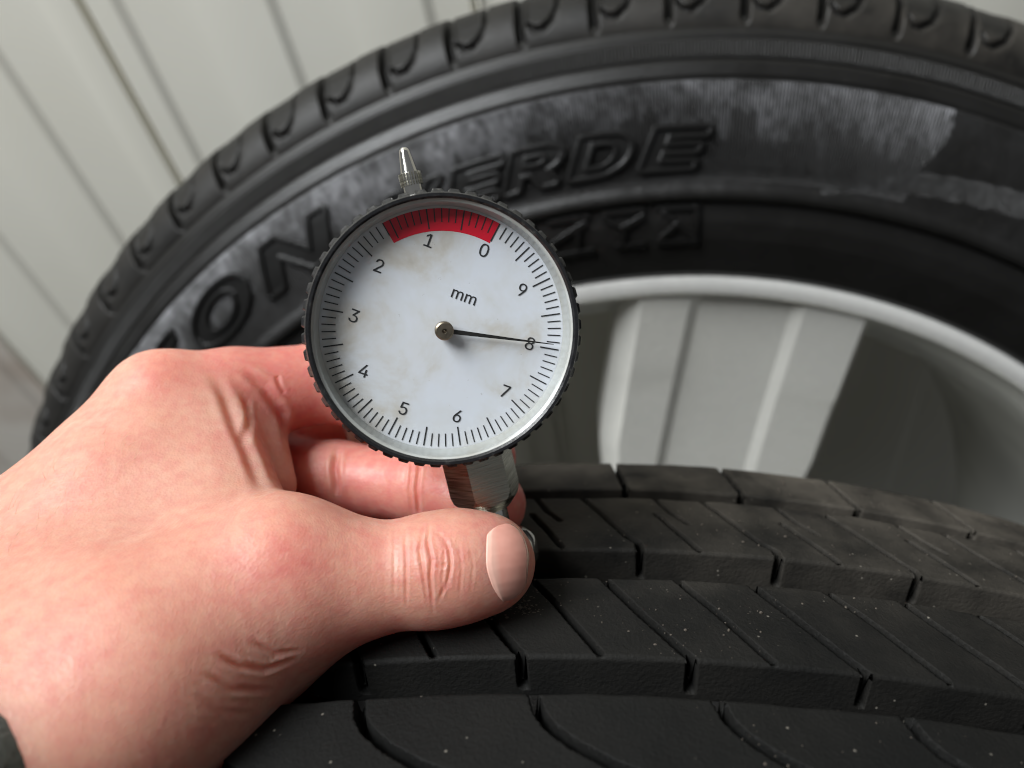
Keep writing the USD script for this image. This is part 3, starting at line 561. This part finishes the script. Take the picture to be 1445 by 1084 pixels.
# broad soft relief of tendons, fine skin texture
PX = (HV - CAM); zc = PX @ FW; ux = 722.5 + F * (PX @ RT) / zc; uy = 542 + F * (PX @ DN) / zc
disp += mm * (.55 * (meshkit.fbm(HV * 60, 3, 2) - .5) + .035 * (meshkit.fbm(HV * 900, 2, 3) - .5))
# fine transverse skin lines of the lower thumb mount
for k_ in range(9):
    y0 = 955 + 14 * k_
    crease([(250 - 8 * k_, y0 + 6), (320 - 12 * k_, y0 + 22), (390 - 22 * k_, y0 + 18)], .06, .5)
def blob(px, py, r_px, a):
    c = onto(px, py); rr = r_px * .138 / F; np.maximum(red_, a * np.exp(-(np.linalg.norm(HV - c, axis=1) / rr) ** 2), out=red_)
blob(408, 788, 48, .55); blob(370, 800, 60, .35); blob(240, 520, 60, .35); blob(615, 790, 50, .35); blob(530, 760, 40, .3); blob(90, 940, 60, .22); blob(400, 560, 70, .4); blob(340, 620, 50, .3); blob(690, 740, 40, .4)
fing = np.minimum.reduce([cone_d(HV, a, b) for c in FINGERS[1:4] for a, b in zip(c[1:-1], c[2:])])
red_ = np.maximum(red_, .62 * np.clip(1 - fing / .004, 0, 1))
HV = HV + HN * disp[:, None]
person = thing('person', 'bare left hand and olive sleeve cuff, thumb and fingers pinching the gauge stem', 'person')
hand = obj('hand', tm(HV, hm_.faces), M_skin, person, True, prim={'redness': red_})
# fine fair hairs on the back of the wrist
hp, hc = [], []
for _ in range(46):
    x0, y0 = RNG.uniform(-20, 190), RNG.uniform(0, 1)
    y0 = 705 - .69 * x0 + 6 + 110 * y0 ** 1.6 + RNG.normal(0, 4)
    p0 = onto(x0, y0)
    if np.linalg.norm(p0 - CAM) > .25: continue
    g_ = grad(p0[None])[0]; d_ = unit(g_ * .45 + unit(pt(x0 + 60, y0 - 70, .15) - pt(x0, y0, .15)) * .7 + RNG.normal(0, .18, 3)); L_ = RNG.uniform(.003, .0065); c_ = RNG.normal(0, .15, 3) - g_ * .25
    hp += [p0 - g_ * .0003 + d_ * L_ * q + c_ * L_ * q * q for q in np.linspace(0, 1, 6)]; hc.append(6)
M_hair = mat('fair_hair', {'p': ('principled_bsdf', {'base_color': (.42, .29, .18), 'roughness': .4})})
bc = UsdGeom.BasisCurves.Define(stage, path_of('hair', hand)); bc.CreateTypeAttr('linear'); bc.CreatePointsAttr(Vt.Vec3fArray.FromNumpy(np.array(hp, np.float32))); bc.CreateCurveVertexCountsAttr(hc)
bc.CreateWidthsAttr(Vt.FloatArray.FromNumpy(np.tile(np.linspace(.000045, .000015, 6), len(hc)).astype(np.float32))); bc.SetWidthsInterpolation('vertex')
UsdShade.MaterialBindingAPI.Apply(bc.GetPrim()).Bind(M_hair); setd(bc.GetPrim(), kind='stuff')
# thumb nail: a curved plate lying on the thumb
u = np.linspace(0, 1, 34); w_ = np.linspace(-1, 1, 40)
L = lambda q: (np.interp(q, [-1, -.6, 0, .6, 1], [700, 686, 687, 697, 712]), np.interp(q, [-1, -.6, 0, .6, 1], [741, 757, 792, 830, 852]))
Rr_ = lambda q: (np.interp(q, [-1, -.6, 0, .6, 1], [716, 738, 751, 747, 724]), np.interp(q, [-1, -.6, 0, .6, 1], [738, 752, 785, 820, 848]))
from scipy.interpolate import PchipInterpolator
kx = [-1, -.6, 0, .6, 1]
ip = lambda ys: PchipInterpolator(kx, ys)(w_)
lx, ly, rx, ry = ip([704, 687, 686, 696, 712]), ip([741, 757, 792, 830, 853]), ip([712, 731, 743, 741, 719]), ip([738, 750, 785, 822, 851])
gx = lx[None] + (rx - lx)[None] * u[:, None]; gy = ly[None] + (ry - ly)[None] * u[:, None]
S = onto(gx, gy); Ng = grad(S)
edge_ = np.minimum(1, np.minimum((1 - np.abs(w_))[None] * 6, np.minimum(u, 1.)[:, None] * 8))
h_ = -.00008 + .00026 * edge_ + .00012 * (1 - w_[None] ** 2) + .00002 * np.sin(w_[None] * 31 + 2 * np.sin(w_[None] * 9)) + 0 * u[:, None]
top_ = S + Ng * h_[..., None]; bot_ = S - Ng * .0005
nu, nv = len(u), len(w_)
vv = np.vstack([top_.reshape(-1, 3), bot_.reshape(-1, 3)]); ff = grid_faces(nu, nv); N0 = nu * nv
loop = np.concatenate([np.arange(nv), np.arange(1, nu) * nv + nv - 1, (nu - 1) * nv + np.arange(nv - 2, -1, -1), np.arange(nu - 2, 0, -1) * nv])
l2 = np.roll(loop, -1); sidef = np.vstack([np.stack([loop, l2, l2 + N0], 1), np.stack([loop, l2 + N0, loop + N0], 1)])
nm = tm(vv, np.vstack([ff, ff[:, ::-1] + N0, sidef]))
if (nm.face_normals[:len(ff)] * np.repeat(Ng[:1, :1].reshape(1, 3), len(ff), 0)).sum() < 0: nm.invert()
pale = np.clip((.34 - u[:, None] - .10 * w_[None] ** 2) / .16, 0, 1) * .55 + np.clip((u[:, None] - .955) / .02, 0, 1) * .5
obj('thumbnail', nm, M_nail, hand, True, prim={'pale': np.concatenate([pale.ravel(), pale.ravel()])})
gr_ = S[-1, 3:-3] + Ng[-1, 3:-3] * .00012
tubev = np.array([[gr_[i] + .00030 * (math.cos(a) * Ng[-1, 3 + i] + math.sin(a) * unit(gr_[i] - S[-3, 3 + i])) * math.sin(math.pi * min(1, .15 + i / len(gr_) * .85)) for a in np.arange(6) * math.pi / 3] + [gr_[i]] for i in range(len(gr_))])[:, :6]
tubev = np.concatenate([tubev, tubev[:, :1]], 1)
obj('nail_grime', tm(tubev.reshape(-1, 3), grid_faces(len(gr_), 7)), M_nail_edge, hand, True)
# sleeve cuff round the forearm
ca, cb = pt(-146, 1202, .110), pt(-400, 1430, .088)
ax_ = unit(cb - ca); e1 = unit(np.cross(ax_, FW)); e2 = np.cross(ax_, e1)
n = 96; t = np.linspace(0, 2 * np.pi, n, endpoint=False); rows = []
for s_, k_ in [(.010, .90), (.004, .955), (.0005, .985), (0, 1.0), (.0008, 1.025), (.004, 1.04), (.012, 1.05), (.014, 1.045), (.016, 1.055), (.035, 1.08), (.06, 1.14), (.09, 1.16), (.13, 1.2)]:
    ww = 1 + .02 * np.sin(5 * t + s_ * 90) + .012 * np.sin(11 * t + s_ * 40)
    rows.append(ca + ax_ * s_ + (k_ * ww * .036)[:, None] * (np.cos(t)[:, None] * e1) + (k_ * ww * .031)[:, None] * (np.sin(t)[:, None] * e2))
v = np.array(rows).transpose(1, 0, 2).reshape(-1, 3)
obj('sleeve', tm(v, grid_faces(n, len(rows), True)), M_sleeve, person, True)

# ------------------------------------------------------------------ grit and crumbs on the front tread
bits = []
ico = trimesh.creation.icosphere(0)
for _ in range(3000):
    o = RNG.choice([RNG.uniform(-.0985, -.084), RNG.uniform(-.077, -.054), RNG.uniform(-.0525, -.044), RNG.uniform(-.042, -.0205), RNG.uniform(-.042, -.0205), RNG.uniform(-.019, -.012), RNG.uniform(-.010, .006)])
    th = .46 * RNG.uniform(0, 1) ** .6 - .02; deep = (-.0525 < o < -.0435) or (-.0192 < o < -.0118)
    R = crown(o) - (.0076 if deep else .0); r = RNG.gamma(1.3, .00006) + .00005
    if meshkit.fbm(np.array([[th * 14, o * 45, .3]]), 3, 11)[0] < RNG.uniform(.40, .66): continue
    v = ico.vertices * r * RNG.uniform(.6, 1.3, 3) + np.array([R * math.sin(th), R * math.cos(th), o])
    bits.append(tm(v, ico.faces))
for _ in range(260):   # chalky smear beside the thumb tip
    o, th = -.0335 + RNG.normal(0, .0016), (.0175 + RNG.normal(0, .0042)) / .36; r = RNG.gamma(1.5, .000055) + .00004
    bits.append(tm(ico.vertices * r * np.array([1.3, .5, 1.]) + np.array([crown(o) * math.sin(th), crown(o) * math.cos(th), o]), ico.faces))
g = cat(bits); g.vertices = HUB_FRONT + g.vertices[:, :1] * [1, 0, 0] + g.vertices[:, 1:2] * UP + g.vertices[:, 2:] * NW
obj('grit', g, M_grit, None, False, kind='stuff', label='pale grit and brick crumbs scattered on the front tread', category='grit')
